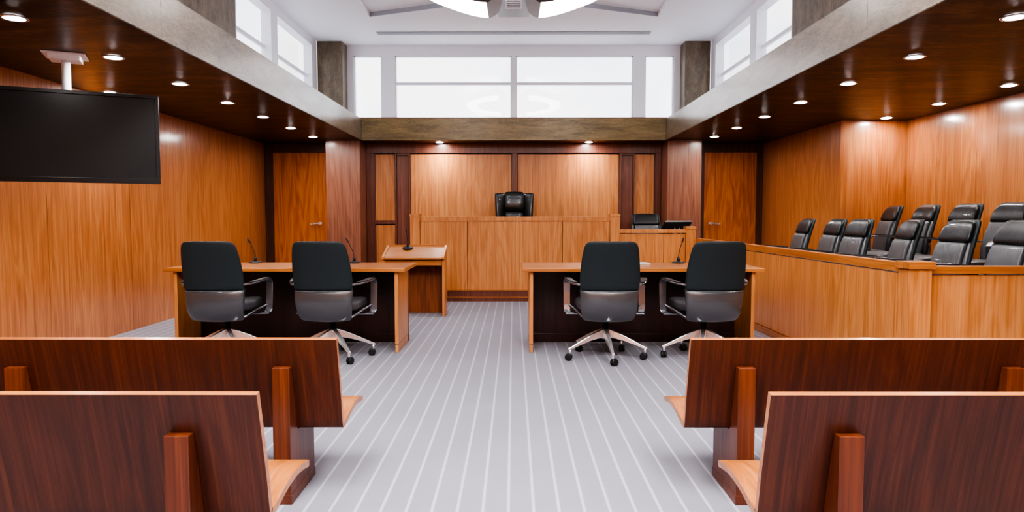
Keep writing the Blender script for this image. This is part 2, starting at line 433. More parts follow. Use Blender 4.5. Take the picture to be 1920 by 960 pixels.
YW = 11.16
w = MB()
w.box(-3.3, 3.3, YW, YW+.12, 3.785, ZC)
w.box(-3.3, 3.3, YW, YW+.12, FT-.04, FT+.03)
for x0, x1 in ((-3.3, -2.58), (-2.13, -1.915), (-.032, .036), (1.932, 2.121), (2.585, 3.3)): w.box(x0, x1, YW, YW+.12, FT+.03, 3.785)
w.box(-1.915, 1.932, YW+.02, YW+.10, 3.325, 3.368)
for x0, x1 in ((-2.58, -2.13), (-1.915, -.032), (.036, 1.932), (2.121, 2.585)):
    w.box(x0, x0+.018, YW+.03, YW+.09, FT+.03, 3.785); w.box(x1-.018, x1, YW+.03, YW+.09, FT+.03, 3.785); w.box(x0, x1, YW+.03, YW+.09, 3.77, 3.785)
wf = struct('window_3', w, M['frame_w'], 'wide white framed window band above the olive beam')
for x0, x1, z0, z1 in ((-2.58, -2.13, FT, 3.785), (-1.915, -.032, FT, 3.33), (-1.915, -.032, 3.36, 3.785), (.036, 1.932, FT, 3.33), (.036, 1.932, 3.36, 3.785), (2.121, 2.585, FT, 3.785)):
    g = MB(); g._f([g.bm.verts.new(p) for p in ((x0, YW+.04, z0), (x1, YW+.04, z0), (x1, YW+.04, z1), (x0, YW+.04, z1))]); g.build('pane', M['glass'], wf)

# upper ceiling with two recessed trays and a central spine
cm = MB()
T0, T1 = 1.98, .26
def cprism(pts, z0=ZC, z1=ZC+.02): cm.prism(pts, z0, z1, 'Z')
cprism([(-3.3, YR), (-T0, YR), (-T0, 11.3), (-3.3, 11.3)]); cprism([(T0, YR), (3.3, YR), (3.3, 11.3), (T0, 11.3)])
for s in (-1, 1):
    cprism([(s*T0, 9.56), (s*T0, 11.3), (0, 11.3), (0, 8.8), (s*.26, 8.86)][::s])
    cprism([(s*T0, YR), (s*T0, -2.0), (0, -2.0), (0, YR)][::s])
    cprism([(s*.26, -2.0), (s*.26, 8.86), (0, 8.8), (0, -2.0)][::s])
# tray tops and sides
cm.box(-2.2, 2.2, -2.3, 10, ZC+.06, ZC+.16)
for s in (-1, 1):
    cm.box(min(s*T0, s*(T0+.02)), max(s*T0, s*(T0+.02)), -2.0, 9.56, ZC+.02, ZC+.06)
    cm.box(min(s*.24, s*.26), max(s*.24, s*.26), -2.0, 8.86, ZC+.02, ZC+.06)
    cm.prism([(s*T0, 9.56), (s*.26, 8.86), (s*.26, 8.88), (s*T0, 9.58)][::s], ZC+.02, ZC+.06, 'Z')
for s in (-1, 1):
    e_ = MB(); e_.prism([(s*(T0-.002), 9.556), (s*.262, 8.857), (s*.262, 8.850), (s*(T0-.002), 9.549)], ZC+.001, ZC+.06, 'Z')  # grey strip stands in for the shade along the recess edge
    struct('trim_%d' % k, e_, M['slot'], 'grey strip painted as shade on the slanting edge of the %s ceiling recess' % ('left' if s < 0 else 'right')); k += 1
struct('ceiling', cm, M['ceil'], 'white upper ceiling with recessed trays')
sl = MB(); sl.box(-2.04, 2.04, 10.31, 10.44, ZC-.008, ZC+.001)
struct('trim_%d' % k, sl, M['slot'], 'long thin grey slot in the white ceiling before the window'); k += 1
sp = thing('ceiling_spine', 'pale grey raised ceiling strip between the two ring lamps', 'ceiling panel', (0, 0, ZC))
MB().box(-.20, .20, -1.5, 9.12, -.13, -.001).build('panel', M['grey_lamp'], sp, bevel=.004)
av = thing('air_vent', 'small square white louvred vent between the ring lamps', 'air vent', (0, 8.42, ZC-.13))
v = MB(); v.box(-.10, .10, -.27, -.25, -.02, -.001); v.box(-.10, .10, .25, .27, -.02, -.001); v.box(-.10, -.085, -.25, .25, -.02, -.001); v.box(.085, .10, -.25, .25, -.02, -.001)
v.build('frame', M['frame_w'], av)
for i in range(6): MB().box(-.085, .085, -.23+i*.085, -.20+i*.085, -.016, -.002).build('slat', M['frame_w'], av)

# ------------------------------------------------------------------ ring lamps
outer = [(.12, 0), (.12, .56), (.13, .76), (.166, 1.08), (.217, 1.28), (.306, 1.40), (.48, 1.32), (.66, 1.13), (.83, .90), (.91, .77), (1.0, .50), (1.03, 0)]
inner = [(.20, 0), (.205, .42), (.225, .60), (.25, .70), (.275, .76), (.31, .79), (.45, .73), (.63, .57), (.70, .46), (.75, .33), (.78, .18), (.79, 0)]
def smooth_closed(half, n_sub=3):
    full = half + [(x, -y) for x, y in half[-2:0:-1]]
    out = []
    n = len(full)
    for i in range(n):
        p0, p1, p2, p3 = [Vector(full[(i+q) % n]) for q in (-1, 0, 1, 2)]
        for j in range(n_sub):
            t = j/n_sub
            out.append(.5*((2*p1) + (-p0+p2)*t + (2*p0-5*p1+4*p2-p3)*t*t + (-p0+3*p1-3*p2+p3)*t**3))
    return out
def ring_lamp(s, yc, label):
    r = thing('ring_lamp', label, 'ceiling lamp', (0, yc, 3.63), 0, None)
    O = smooth_closed(outer); I = smooth_closed(inner); n = len(O); half = 11*3
    zb, zt = 0.0, .13
    body = MB(); lampm = MB()
    ob = [body.bm.verts.new((s*p.x, p.y, zb)) for p in O]; ot = [body.bm.verts.new((s*p.x, p.y, zt)) for p in O]
    ib = [body.bm.verts.new((s*p.x, p.y, zb)) for p in I]; it = [body.bm.verts.new((s*p.x, p.y, zt)) for p in I]
    for i in range(n):
        j = (i+1) % n
        body._f([ob[i], ob[j], ot[j], ot[i]]); body._f([ib[i], it[i], it[j], ib[j]]); body._f([ot[i], ot[j], it[j], it[i]])
        lit = 15 <= i < n-15
        if not lit: body._f([ob[i], ib[i], ib[j], ob[j]])
    body.build('housing', M['grey_lamp'], r)
    vs = []
    for i in range(15, n-15+1):
        o_, i_ = O[i % n], I[i % n]
        vs.append((lampm.bm.verts.new((s*o_.x, o_.y, zb+.001)), lampm.bm.verts.new((s*i_.x, i_.y, zb+.001))))
    for a, c in zip(vs[:-1], vs[1:]): lampm._f([a[0], a[1], c[1], c[0]])
    lampm.build('diffuser', M['lamp'], r)
    up = MB(); MO = [(o_+i_)/2 for o_, i_ in zip(O, I)]
    for i in range(n):
        j = (i+1) % n; q = [(O[i]*.7+I[i]*.3), (O[j]*.7+I[j]*.3), (O[j]*.3+I[j]*.7), (O[i]*.3+I[i]*.7)]
        up._f([up.bm.verts.new((s*p.x, p.y, zt+.002)) for p in q])
    up.build('added_uplight', M['added_uplight'], r)  # glowing top strip added to brighten the ceiling, unseen from below
    cp = MB(); cp.prism([(s*p.x, p.y) for p in I], zb+.06, zb+.075, 'Z'); cp.build('centre_plate', M['grey_lamp'], r)
    for yy in (-.8, .8):
        MB().tube([(s*.5, yy*.5, .07), (s*.5, yy*.5, 4.0-3.63)], .006).build('rod', M['steel'], r)
    return r
ring_lamp(-1, 7.12, 'left one of the two ring lamps at the top edge of the photo')
ring_lamp(1, 7.12, 'right one of the two ring lamps at the top edge of the photo')
for yc, wd in ((3.6, 'added unseen for light above the public benches'), (.1, 'added unseen for light above the rear of the room')):
    ring_lamp(-1, yc, 'left ring lamp ' + wd); ring_lamp(1, yc, 'right ring lamp ' + wd)  # unseen extra pairs, added to light the room

# ------------------------------------------------------------------ downlights
dl0 = thing('downlight', 'x', 'ceiling light', (0, 0, SZ), 0, 'recessed downlights')
t_ = MB(); R = []
for r_, h in ((.058, -.001), (.075, -.001), (.078, -.006), (.070, -.010), (.058, -.008)): R.append([(r_*math.cos(2*PI*i/28), r_*math.sin(2*PI*i/28), h) for i in range(28)])
t_.rings(R, cap=False); t_.build('trim_ring', M['steel'], dl0, smooth=True)
MB().lathe([(.0585, -.002), (.0585, -.005), (.03, -.012), (.005, -.014)], n=24).build('lens', M['down'], dl0, smooth=True)
spots = []
ORD = ['nearest the camera', 'second from the camera', 'third from the camera', 'fourth from the camera', 'fifth from the camera', 'sixth from the camera', 'farthest, by the door']
for s in (-1, 1):
    for i in range(7):
        spots.append((s*2.965, 4.12+1.008*i, 'downlight in the %s soffit inner row, %s' % ('left' if s < 0 else 'right', ORD[i])))
spots.append((-3.84, 6.57, 'downlight in the left soffit seen just above the hanging screen'))
for i, w_ in enumerate(('near right edge of the photo', 'middle of the row over the jury chairs', 'farthest of the row over the jury chairs')):
    spots.append((4.45, 6.22+1.01*i, 'downlight close to the jury wall, ' + w_))
spots.append((-1.17, 10.89, 'left downlight in the alcove above the judge bench'))
spots.append((1.19, 10.89, 'right downlight in the alcove above the judge bench'))
def spot_light(x, y, e, ang=110):
    L = bpy.data.lights.new('spot', 'SPOT'); L.energy = e; L.spot_size = math.radians(ang); L.spot_blend = .6; L.shadow_soft_size = .045
    L.color = (1, .93, .86)
    o = bpy.data.objects.new('downlight_beam', L); COL.objects.link(o); o.location = (x, y, SZ-.03); return o
for i, (x, y, lab) in enumerate(spots):
    o = dl0 if i == 0 else copy_tree(dl0)
    o.location = (x, y, SZ); o['label'] = lab
    spot_light(x, y, 12 if abs(x) < 2 else 7)

def area(x, y, z, sx, sy, e, col=(1, .98, .97)):
    L = bpy.data.lights.new('added_tray_fill', 'AREA'); L.shape = 'RECTANGLE'; L.size = sx; L.size_y = sy; L.energy = e; L.color = col
    o = bpy.data.objects.new('added_tray_fill', L); COL.objects.link(o); o.location = (x, y, z); return o
for s in (-1, 1): area(s*1.12, .25, ZC+.045, 1.6, 4.4, 330)  # unseen fill lights added to brighten the room

# ------------------------------------------------------------------ hanging screen
tv = thing('hanging_screen', 'large black flat screen hanging from the left soffit on a white pole', 'television', (-3.24, 4.98, 0), math.radians(25))
zc = 1.78; hw, hh = .60, .331
m = MB(); m.box(-hw, hw, -.005, .06, zc-hh, zc+hh); m.build('case', M['bezel'], tv, bevel=.004)
m = MB(); bz = .026
m.box(-hw, hw, -.022, -.004, zc+hh-bz, zc+hh); m.box(-hw, hw, -.022, -.004, zc-hh, zc-hh+.036)
m.box(-hw, -hw+bz, -.022, -.004, zc-hh+.036, zc+hh-bz); m.box(hw-bz, hw, -.022, -.004, zc-hh+.036, zc+hh-bz)
m.build('bezel', M['bezel'], tv, bevel=.002)
MB().box(-hw+bz, hw-bz, -.012, -.006, zc-hh+.036, zc+hh-bz).build('screen', M['screen'], tv)
MB().tube([(0, .095, zc-.1), (0, .095, SZ-.04)], .030, 20).build('pole', M['white'], tv, smooth=True)
MB().box(-.10, .10, .055, .12, zc-.12, zc+.12).build('bracket', M['bezel'], tv)
m = MB(); m.box(-.10, .10, .01, .18, SZ-.045, SZ-.012); m.box(-.135, .135, -.03, .22, SZ-.012, SZ-.001); m.build('ceiling_plate', M['white'], tv, bevel=.002)

# ------------------------------------------------------------------ judge bench
def grooved_front(parent, xs, y, z0, z1, mat, thick=.03):
    for a, b in zip(xs[:-1], xs[1:]):
        MB().box(a+.0035, b-.0035, y, y+thick, z0, z1).build('front_panel', mat, parent, bevel=.0015)
YJ = 9.62
jb = thing('judge_bench', 'tall honey veneered judge bench with corner posts in the middle back', 'bench', (0, YJ, 0))
x0, x1 = -1.455, 1.493
grooved_front(jb, [x0+.135, -.65, .02, .69, x1-.135], .01, .16, 1.130, M['oak'])
MB().box(x0+.13, x1-.13, .025, .08, .01, 1.13).build('core', M['gap'], jb)
MB().box(x0+.135, x1-.135, -.004, .12, 1.14, 1.20).build('top_rail', M['oak'], jb, bevel=.003)
for px in (x0, x1-.135):
    p = MB().box(px, px+.135, -.01, .125, .155, 1.195).build('post', M['oak'], jb, bevel=.002)
    MB().box(px-.006, px+.141, -.016, .131, 1.198, 1.237).build('post_cap', M['oak'], p, bevel=.003)
MB().box(x0, x1, -.022, .08, .0, .055).box(x0, x1, -.016, .08, .066, .15).build('baseboard', M['frame'], jb, bevel=.002)
MB().box(x0, x1, -.03, .07, .055, .066).box(x0, x1, -.026, .07, .15, .157).build('base_bead', M['oak_x'], jb)
MB().box(x0, x0+.05, .125, 1.50, 0, 1.13).build('side_panel', M['oak'], jb)
MB().box(x1-.05, x1, .125, 1.50, 0, 1.13).build('side_panel', M['oak'], jb)
MB().box(x0+.05, x1-.05, .08, .58, 1.00, 1.03).build('worktop', M['oak_x'], jb)
MB().box(x0+.051, x1-.051, .08, 1.515, 0, .40).build('platform', M['carpet'], jb)

cb = thing('clerk_bench', 'lower honey veneered clerk bench joined to right side of judge bench', 'bench', (0, YJ, 0))
a0, a1 = 1.494, 2.561
grooved_front(cb, [a0+.002, 2.118, a1-.135], .01, .16, .959, M['oak'])
MB().box(a0+.004, a1-.13, .025, .08, .01, .96).build('core', M['gap'], cb)
MB().box(a0+.002, a1-.135, -.002, .12, .967, 1.02).build('top_rail', M['oak'], cb, bevel=.003)
p = MB().box(a1-.135, a1, -.01, .125, .0, 1.02).build('post', M['oak'], cb, bevel=.002)
MB().box(a1-.141, a1+.006, -.016, .131, 1.022, 1.062).build('post_cap', M['oak'], p, bevel=.003)
MB().box(a0+.002, a1-.135, -.016, .08, .0, .15).build('baseboard', M['frame'], cb, bevel=.002)
MB().box(a0+.05, a1-.05, .08, .60, .84, .87).build('worktop', M['oak_x'], cb)
MB().box(a0+.003, 2.36, .08, 1.5, 0, .24).build('platform', M['carpet'], cb)

# ------------------------------------------------------------------ jury box
jx = thing('jury_box', 'long honey veneered jury box rail with corner post on the right', 'jury box', (0, 0, 0))
XR = 2.57
ysj = [4.54, 5.2, 5.9, 6.6, 7.3, 8.0, 8.7, 9.4, 9.60]
for a, b in zip(ysj[:-1], ysj[1:]): MB().box(XR, XR+.03, a+.004, b-.004, .075, .823).build('side_panel', M['oak'], jx, bevel=.0015)
MB().box(XR+.02, XR+.07, 4.54, 9.60, .01, .82).build('core', M['gap'], jx)
MB().box(XR-.006, XR+.055, 4.53, 9.605, .833, .897).build('side_rail', M['oak_y'], jx, bevel=.003)
MB().box(XR-.012, XR+.09, 4.54, 9.605, 0, .07).build('side_baseboard', M['oak_y'], jx, bevel=.002)
p = MB().box(XR-.006, XR+.132, 4.40, 4.54, 0, .855).build('post', M['oak'], jx, bevel=.002)
MB().box(XR-.022, XR+.146, 4.385, 4.555, .86, .908).build('post_cap', M['oak_x'], p, bevel=.003)
for a, b in ((2.706, 3.78), (3.78, XJ-.002)): MB().box(a+.003, b-.003, 4.46, 4.49, .075, .818).build('front_panel', M['oak'], jx, bevel=.0015)
MB().box(2.71, XJ-.002, 4.48, 4.53, .01, .81).build('core', M['gap'], jx)
MB().box(2.703, XJ-.002, 4.445, 4.54, .826, .875).build('front_rail', M['oak_x'], jx, bevel=.003)
MB().box(2.703, XJ-.002, 4.448, 4.52, 0, .07).build('front_baseboard', M['oak_x'], jx, bevel=.002)
jp = MB(); jp.box(2.645, XJ-.003, 4.545, 8.486, 0, .15); jp.box(2.645, XW-.003, 8.486, 9.3, 0, .15); jp.box(3.70, XJ-.003, 4.545, 8.486, .15, .32)
jp.build('platform', M['carpet'], jx)

# ------------------------------------------------------------------ lectern
lt = thing('lectern', 'small veneered lectern with sloping top left of the aisle', 'lectern', (-1.196, 8.13, 0))
for s in (-1, 1):
    xx = s*.372
    MB().prism([(0, 0), (.315, 0), (.345, .838), (.335, .845), (-.045, .722), (-.045, .695), (0, .69)], min(xx, xx-s*.03), max(xx, xx-s*.03), 'X').build('side_panel', M['oak'], lt, bevel=.002)
th = math.atan2(.125, .39)
m = MB(); m.prism([(-.055, .690), (.325, .812), (.325, .832), (-.055, .712)], -.341, .341, 'X'); m.build('sloping_top', M['oak_x'], lt, bevel=.002)
MB().box(-.341, .341, .327, .342, .79, .850).build('back_rim', M['oak_x'], lt, bevel=.002)
MB().box(-.340, .340, -.012, .01, .617, .682).build('apron', M['oak_x'], lt, bevel=.002)
MB().box(-.340, .340, .01, .30, .617, .632).build('shelf', M['oak_x'], lt)
MB().box(-.341, .341, .285, .305, .01, .80).build('back_panel', M['lectern_back'], lt)

# ------------------------------------------------------------------ counsel tables
def table(x0, x1, label):
    cx = (x0+x1)/2; W = (x1-x0)/2; y0 = 5.93
    t = thing('counsel_table', label, 'table', (cx, y0, 0))
    MB().box(-W, W, 0, .77, .718, .750).build('tabletop', M['oak_x'], t, bevel=.003)
    for s in (-1, 1):
        xo = s*(W-.065)
        a, b = min(xo, xo-s*.032), max(xo, xo-s*.032)
        leg = MB().box(a, b, .04, .59, .075, .716).build('side_panel', M['oak'], t, bevel=.003)
        MB().box(a+.002, b-.002, .042, .588, 0, .070).build('plinth', M['oak'], leg, bevel=.003)
        MB().box(a-.001, b+.001, .60, .64, .0, .716).build('rear_post', M['frame'], t, bevel=.002)
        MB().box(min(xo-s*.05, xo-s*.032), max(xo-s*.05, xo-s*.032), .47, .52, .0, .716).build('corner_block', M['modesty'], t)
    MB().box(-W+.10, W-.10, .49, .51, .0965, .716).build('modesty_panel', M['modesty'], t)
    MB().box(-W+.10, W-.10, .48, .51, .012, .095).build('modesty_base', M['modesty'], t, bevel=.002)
    return t
table(-3.055, -.95, 'long veneered counsel table on the left with two black chairs')
table(.075, 2.185, 'long veneered counsel table on the right with two black chairs')

# ------------------------------------------------------------------ microphones
def mic(loc, dx, h, label, tilt=0.0, rz=0):
    r = thing('gooseneck_microphone', label, 'microphone', loc, rz, 'gooseneck microphones')
    b = MB().lathe([(.012, .0), (.062, .001), (.064, .006), (.055, .012), (.02, .015), (.014, .022)], n=28).build('base', M['black'], r, smooth=True)
    b.rotation_euler = (tilt, 0, 0)
    MB().lathe([(.014, .012), (.015, .045), (.009, .06)], n=16).build('socket', M['black'], r, smooth=True)
    pts = [(dx*(q/8)**1.6, -.01*(q/8), .05+(h-.08)*q/8) for q in range(9)]
    MB().tube(pts, .0038, 8).build('stem', M['black'], r, smooth=True)
    e = Vector(pts[-1]); d = (Vector(pts[-1])-Vector(pts[-2])).normalized()
    MB().tube([e, e+d*.008, e+d*.045, e+d*.052], [.004, .0085, .0085, .004], 12).build('capsule', M['black'], r, smooth=True)
    return r
mic((-2.51, 6.62, .751), -.045, .225, 'microphone on the left table between its two chairs')
mic((-1.55, 6.62, .751), -.05, .225, 'microphone on the left table half hidden by the right chair')
mic((1.60, 6.62, .751), .03, .225, 'microphone on the right table beside the right chair')
mic((-1.30, 8.37, .812), -.012, .215, 'microphone on the sloping lectern top', tilt=math.radians(17.7))
fd = thing('document_folder', 'pale flat folder lying on the right table between the chairs', 'folder', (1.12, 6.47, .751))
MB().box(-.16, .16, -.105, .105, 0, .008).build('cover', M['paper'], fd, bevel=.002)
MB().box(-.155, .155, -.10, .10, .0082, .012).build('sheets', M['paper'], fd)

# ------------------------------------------------------------------ office chair
def make_chair():
    r = thing('office_chair', 'x', 'chair')
    W = .012
    MB().loft([(.604, -.287, .225, .03), (.608, -.288, .238, .046), (.66, -.296, .244, .052), (.74, -.314, .242, .052), (.82, -.336, .236, .052), (.89, -.358, .228, .05),
               (.94, -.375, .220, .048), (.972, -.386, .211, .044), (.992, -.393, .197, .038), (1.002, -.396, .178, .028), (1.006, -.397, .150, .012)], wrap=.035).build('back_shell', M['shell'], r, smooth=True, sub=1)
    MB().loft([(.337, -.19, .16, .02), (.338, -.20, .19, .04), (.345, -.212, .206, .05), (.365, -.234, .217, .054), (.41, -.264, .226, .054), (.47, -.284, .233, .052), (.54, -.290, .238, .05), (.592, -.286, .239, .048), (.598, -.287, .226, .03)], wrap=.035, dz=.012).build('lower_shell', M['shell_low'], r, smooth=True, sub=1)
    pts = []
    for q in range(-12, 13):
        x = q/12*.232; pts.append((x, -.287-.0265+.035*(x/.24)**2 + (.012 if abs(q) > 11 else 0), .601))
    MB().tube(pts, .0018, 6).build('seam', M['seam'], r, smooth=True)
    # front cushion, bolsters and headrest
    MB().loft([(.47, -.215, .16, .02), (.48, -.218, .185, .06), (.52, -.224, .192, .076), (.62, -.236, .192, .082), (.72, -.258, .190, .082), (.79, -.278, .188, .080), (.826, -.290, .184, .066), (.830, -.292, .172, .03)], wrap=.03).build('back_cushion', M['leather_front'], r, smooth=True, sub=1)
    for s in (-1, 1):
        pts = [(s*.208, -.215, .48), (s*.215, -.232, .60), (s*.211, -.262, .72), (s*.202, -.292, .83)]
        MB().tube(pts, [.014, .022, .021, .012], 12).build('side_bolster', M['leather_front'], r, smooth=True)
    MB().loft([(.833, -.300, .18, .03), (.837, -.301, .203, .062), (.87, -.312, .206, .076), (.92, -.329, .198, .074), (.955, -.344, .187, .066), (.98, -.355, .166, .052), (.994, -.362, .138, .034), (.999, -.366, .10, .01)], wrap=.026).build('headrest', M['leather'], r, smooth=True, sub=1)
    # seat
    R = []
    for y, zc_, hw_, th_ in ((-.235, .455, .15, .03), (-.225, .455, .20, .06), (-.18, .452, .235, .085), (-.05, .45, .25, .09), (.10, .452, .252, .092), (.20, .452, .245, .088), (.245, .446, .225, .066), (.262, .440, .19, .03)):
        ring = []
        for i in range(28):
            a = 2*PI*i/28; c, q = math.cos(a), math.sin(a)
            x = hw_*math.copysign(abs(c)**.5, c); z = th_/2*math.copysign(abs(q)**.6, q)
            ring.append((x, y, zc_ + z + .02*(x/.25)**2*(1 if z > 0 else .3)))
        R.append(ring)
    MB().rings(R).build('seat', M['leather_front'], r, smooth=True, sub=1)
    MB().box(-.10, .10, -.14, .12, .365, .405).box(-.19, .19, -.04, .04, .375, .40).build('seat_mechanism', M['black'], r, bevel=.006)
    # arms
    for s in (-1, 1):
        P = [(s*.243, -.27, .650), (s*.268, -.22, .652), (s*.300, -.12, .660), (s*.318, 0, .668), (s*.322, .07, .667), (s*.322, .105, .655), (s*.322, .122, .63), (s*.322, .120, .55), (s*.322, .108, .44), (s*.320, .10, .40), (s*.312, .085, .378), (s*.285, .06, .372)]
        WD = [.032, .038, .052, .060, .062, .062, .060, .058, .058, .058, .056, .052]
        a = MB().ribbon(P, WD, [.014]*12).build('armrest', M['dchrome'], r, bevel=.003)
        MB().ribbon([(s*.272, -.20, .662), (s*.300, -.12, .670), (s*.318, 0, .677), (s*.322, .06, .677)], [.034, .048, .054, .052], .012).build('arm_pad', M['leather'], a, bevel=.003)
        MB().box(min(s*.12, s*.335), max(s*.12, s*.335), .035, .085, .366, .378).build('arm_bracket', M['dchrome'], a, bevel=.003)
        MB().tube([(s*.30, .095, .44), (s*.262, .02, .42), (s*.235, -.10, .395), (s*.20, -.2, .37)], .009, 8).build('arm_brace', M['dchrome'], a, smooth=True)
    # pedestal
    MB().lathe([(.030, .17), (.034, .20), (.034, .245), (.026, .25), (.024, .37)], n=20).build('gas_column', M['black'], r, smooth=True)
    base = bpy.data.objects.new('star_base', None); COL.objects.link(base); base.parent = r
    MB().lathe([(.03, .165), (.042, .18), (.042, .235), (.035, .243)], n=24).build('hub', M['chrome'], base, smooth=True)
    for q in range(5):
        an = 2*PI*q/5
        xf = Matrix.Rotation(an, 4, 'Z')
        RR = []
        for rr, zt_, zb_, w_ in ((.02, .252, .178, .052), (.08, .232, .174, .050), (.15, .203, .158, .044), (.24, .160, .128, .036), (.31, .124, .100, .030), (.350, .106, .090, .026)):
            RR.append([(rr, -w_/2, zb_), (rr, w_/2, zb_), (rr, w_*.36, zt_), (rr, -w_*.36, zt_)])
        MB().rings(RR).build('base_arm', M['chrome'], base, bevel=.004, xf=xf)
        st = MB().lathe([(.011, .05), (.011, .1)], cx=.332, n=14)
        st.build('caster_stem', M['chrome'], base, smooth=True, xf=xf)
        cs = MB()
        sw = Matrix.Translation((.332*math.cos(an), .332*math.sin(an), 0)) @ Matrix.Rotation(an*1.7+.5, 4, 'Z')
        for e_ in (-.021, .006): cs.lathe([(.010, e_), (.026, e_), (.030, e_+.004), (.030, e_+.011), (.026, e_+.015), (.010, e_+.015)], n=22, axis='X', c3=(0, .012, .0305))
        cs.box(-.010, .010, -.012, .03, .024, .060)
        cs.build('caster', M['black'], base, bevel=.002, xf=sw)
    return r
proto = make_chair()
used = [False]
def star(o):
    for c in o.children:
        if c.name.startswith('star_base'): return c
def place(x, y, z, rz, label, group, star_rot=0.0):
    o = proto if not used[0] else copy_tree(proto)
    used[0] = True
    o.location = (x, y, z); o.rotation_euler = (0, 0, rz); o['label'] = label; o['group'] = group
    star(o).rotation_euler = (0, 0, star_rot - rz)
    return o
D = math.radians
g1 = 'black swivel chairs at the counsel tables'
place(-2.43, 5.75, 0, D(2), 'leftmost black swivel chair tucked at the left table', g1, D(-54))
place(-1.53, 5.75, 0, D(-2), 'black swivel chair at the left table nearest the aisle', g1, D(-54))
place(.78, 5.75, 0, D(-1), 'black swivel chair at the right table nearest the aisle', g1, D(-87))
place(1.61, 5.75, 0, D(3), 'black swivel chair at the right table beside the jury rail', g1, D(-36))
g2 = 'front row of black jury chairs'
FR = [(8.21, -3, 0), (7.50, 0, .03), (6.79, 5, -.05), (6.13, -8, .03), (5.40, 2, .03), (4.865, 0, .09)]
FL = ['farthest front row jury chair, small, behind the rail', 'second farthest front row jury chair behind the rail', 'third farthest front row jury chair, beside the second one',
      'front row jury chair just left above the corner post cap', 'front row jury chair just right of the corner post', 'nearest front row jury chair cut by right edge of the photo']
for (y, a, dx), lab in zip(FR, FL): place(3.17+dx, y, .15, D(90+a), lab, g2, D(20)).scale = (.88, 1, 1.02)
g3 = 'back row of black jury chairs'
BR = [(7.97, -6), (7.29, 0), (6.63, 3), (6.0, 6)]
BL = ['farthest back row jury chair, darkest, arms visible', 'second farthest back row jury chair against the wall', 'third farthest back row jury chair behind a front chair', 'nearest back row jury chair at right edge of the photo']
for (y, a), lab in zip(BR, BL): place(4.06, y, .32, D(90+a), lab, g3, D(20)).scale = (.88, 1, 1)
o = place(2.06, 10.32, .24, D(180), 'black chair behind the clerk bench beside the monitor', 'clerk chair', D(10))
del o['group']

# ------------------------------------------------------------------ judge chair
jc = thing('wingback_chair', 'black leather wingback judge chair behind the judge bench', 'chair', (.01, 10.45, .40), PI)
MB().loft([(.45, -.25, .22, .05), (.50, -.27, .25, .10), (.75, -.29, .265, .10), (1.0, -.33, .27, .09), (1.13, -.35, .262, .08), (1.15, -.353, .24, .04)], wrap=.0, e=.4).build('back_shell', M['gloss_leather'], jc, smooth=True, sub=1)
MB().loft([(.885, -.245, .13, .05), (.89, -.238, .150, .09), (.94, -.235, .156, .12), (1.03, -.243, .160, .13), (1.12, -.262, .160, .125), (1.165, -.278, .152, .105), (1.185, -.290, .135, .06), (1.19, -.295, .10, .02)], e=.45).build('head_pillow', M['gloss_leather'], jc, smooth=True, sub=1)
MB().loft([(.50, -.22, .12, .05), (.51, -.21, .145, .11), (.62, -.205, .155, .13), (.78, -.215, .155, .13), (.86, -.228, .150, .11), (.88, -.235, .13, .06)], e=.5).build('back_cushion', M['gloss_leather'], jc, smooth=True, sub=1)
for s in (-1, 1):
    R = []
    for z, xo, yo, t in ((.52, .255, -.10, .05), (.60, .262, -.09, .07), (.8, .272, -.10, .078), (1.0, .286, -.125, .078), (1.12, .296, -.15, .074), (1.155, .298, -.16, .06), (1.165, .296, -.165, .03)):
        ring = []
        p0 = Vector((.150, -.275)); p1 = Vector((xo, yo)); d = (p1-p0).normalized(); nn = Vector((-d.y, d.x)); L = (p1-p0).length/2; c0 = (p0+p1)/2
        for i in range(20):
            a = 2*PI*i/20; c, q = math.cos(a), math.sin(a)
            v = c0 + d*L*math.copysign(abs(c)**.6, c) + nn*t/2*math.copysign(abs(q)**.6, q)
            ring.append((s*v.x, v.y, z))
        R.append(ring)
    MB().rings(R).build('wing', M['gloss_leather'], jc, smooth=True, sub=1)
    MB().loft([(.42, 0, .03, .40), (.45, 0, .04, .46), (.62, 0, .042, .48), (.66, 0, .045, .48), (.675, 0, .03, .44)], e=.5).build('armrest', M['gloss_leather'], jc, smooth=True, xf=Matrix.Translation((s*.29, .02, 0)))
MB().loft([(.38, 0, .24, .44), (.40, 0, .26, .50), (.47, .01, .262, .51), (.50, .01, .25, .49), (.51, .01, .2, .4)], e=.5).build('seat', M['gloss_leather'], jc, smooth=True)
MB().lathe([(.03, .12), (.03, .38)], n=16).build('column', M['black'], jc)
m = MB()
for q in range(5):
    an = 2*PI*q/5; m.tube([(0, 0, .14), (.3*math.cos(an), .3*math.sin(an), .07)], [.03, .018], 8)
    m.lathe([(.02, 0), (.028, .01), (.028, .05), (.02, .06)], cx=.3*math.cos(an), cy=.3*math.sin(an), n=12)
m.build('star_base', M['black'], jc)

# clerk monitor
mo = thing('computer_monitor', 'black flat monitor on the clerk bench seen from behind', 'monitor', (2.345, 9.99, .871), D(28))
xf = Matrix.Translation((0, 0, .125)) @ Matrix.Rotation(D(36), 4, 'X')
MB().box(-.25, .25, -.012, .012, -.06, .165).build('case', M['screen'], mo, bevel=.004, xf=xf)
MB().box(-.252, .252, -.014, .014, .162, .167).build('top_edge', M['seam'], mo, xf=xf)
MB().box(-.23, .23, .012, .014, -.04, .145).build('screen', M['screen'], mo, xf=xf)
m = MB(); m.tube([(-.05, -.13, .006), (-.04, -.06, .165)], .007); m.tube([(.05, -.13, .006), (.04, -.06, .165)], .007); m.box(-.10, .10, -.15, .06, 0, .008); m.tube([(0, -.02, .004), (0, .0, .10)], .015); m.build('stand', M['steel'], mo)

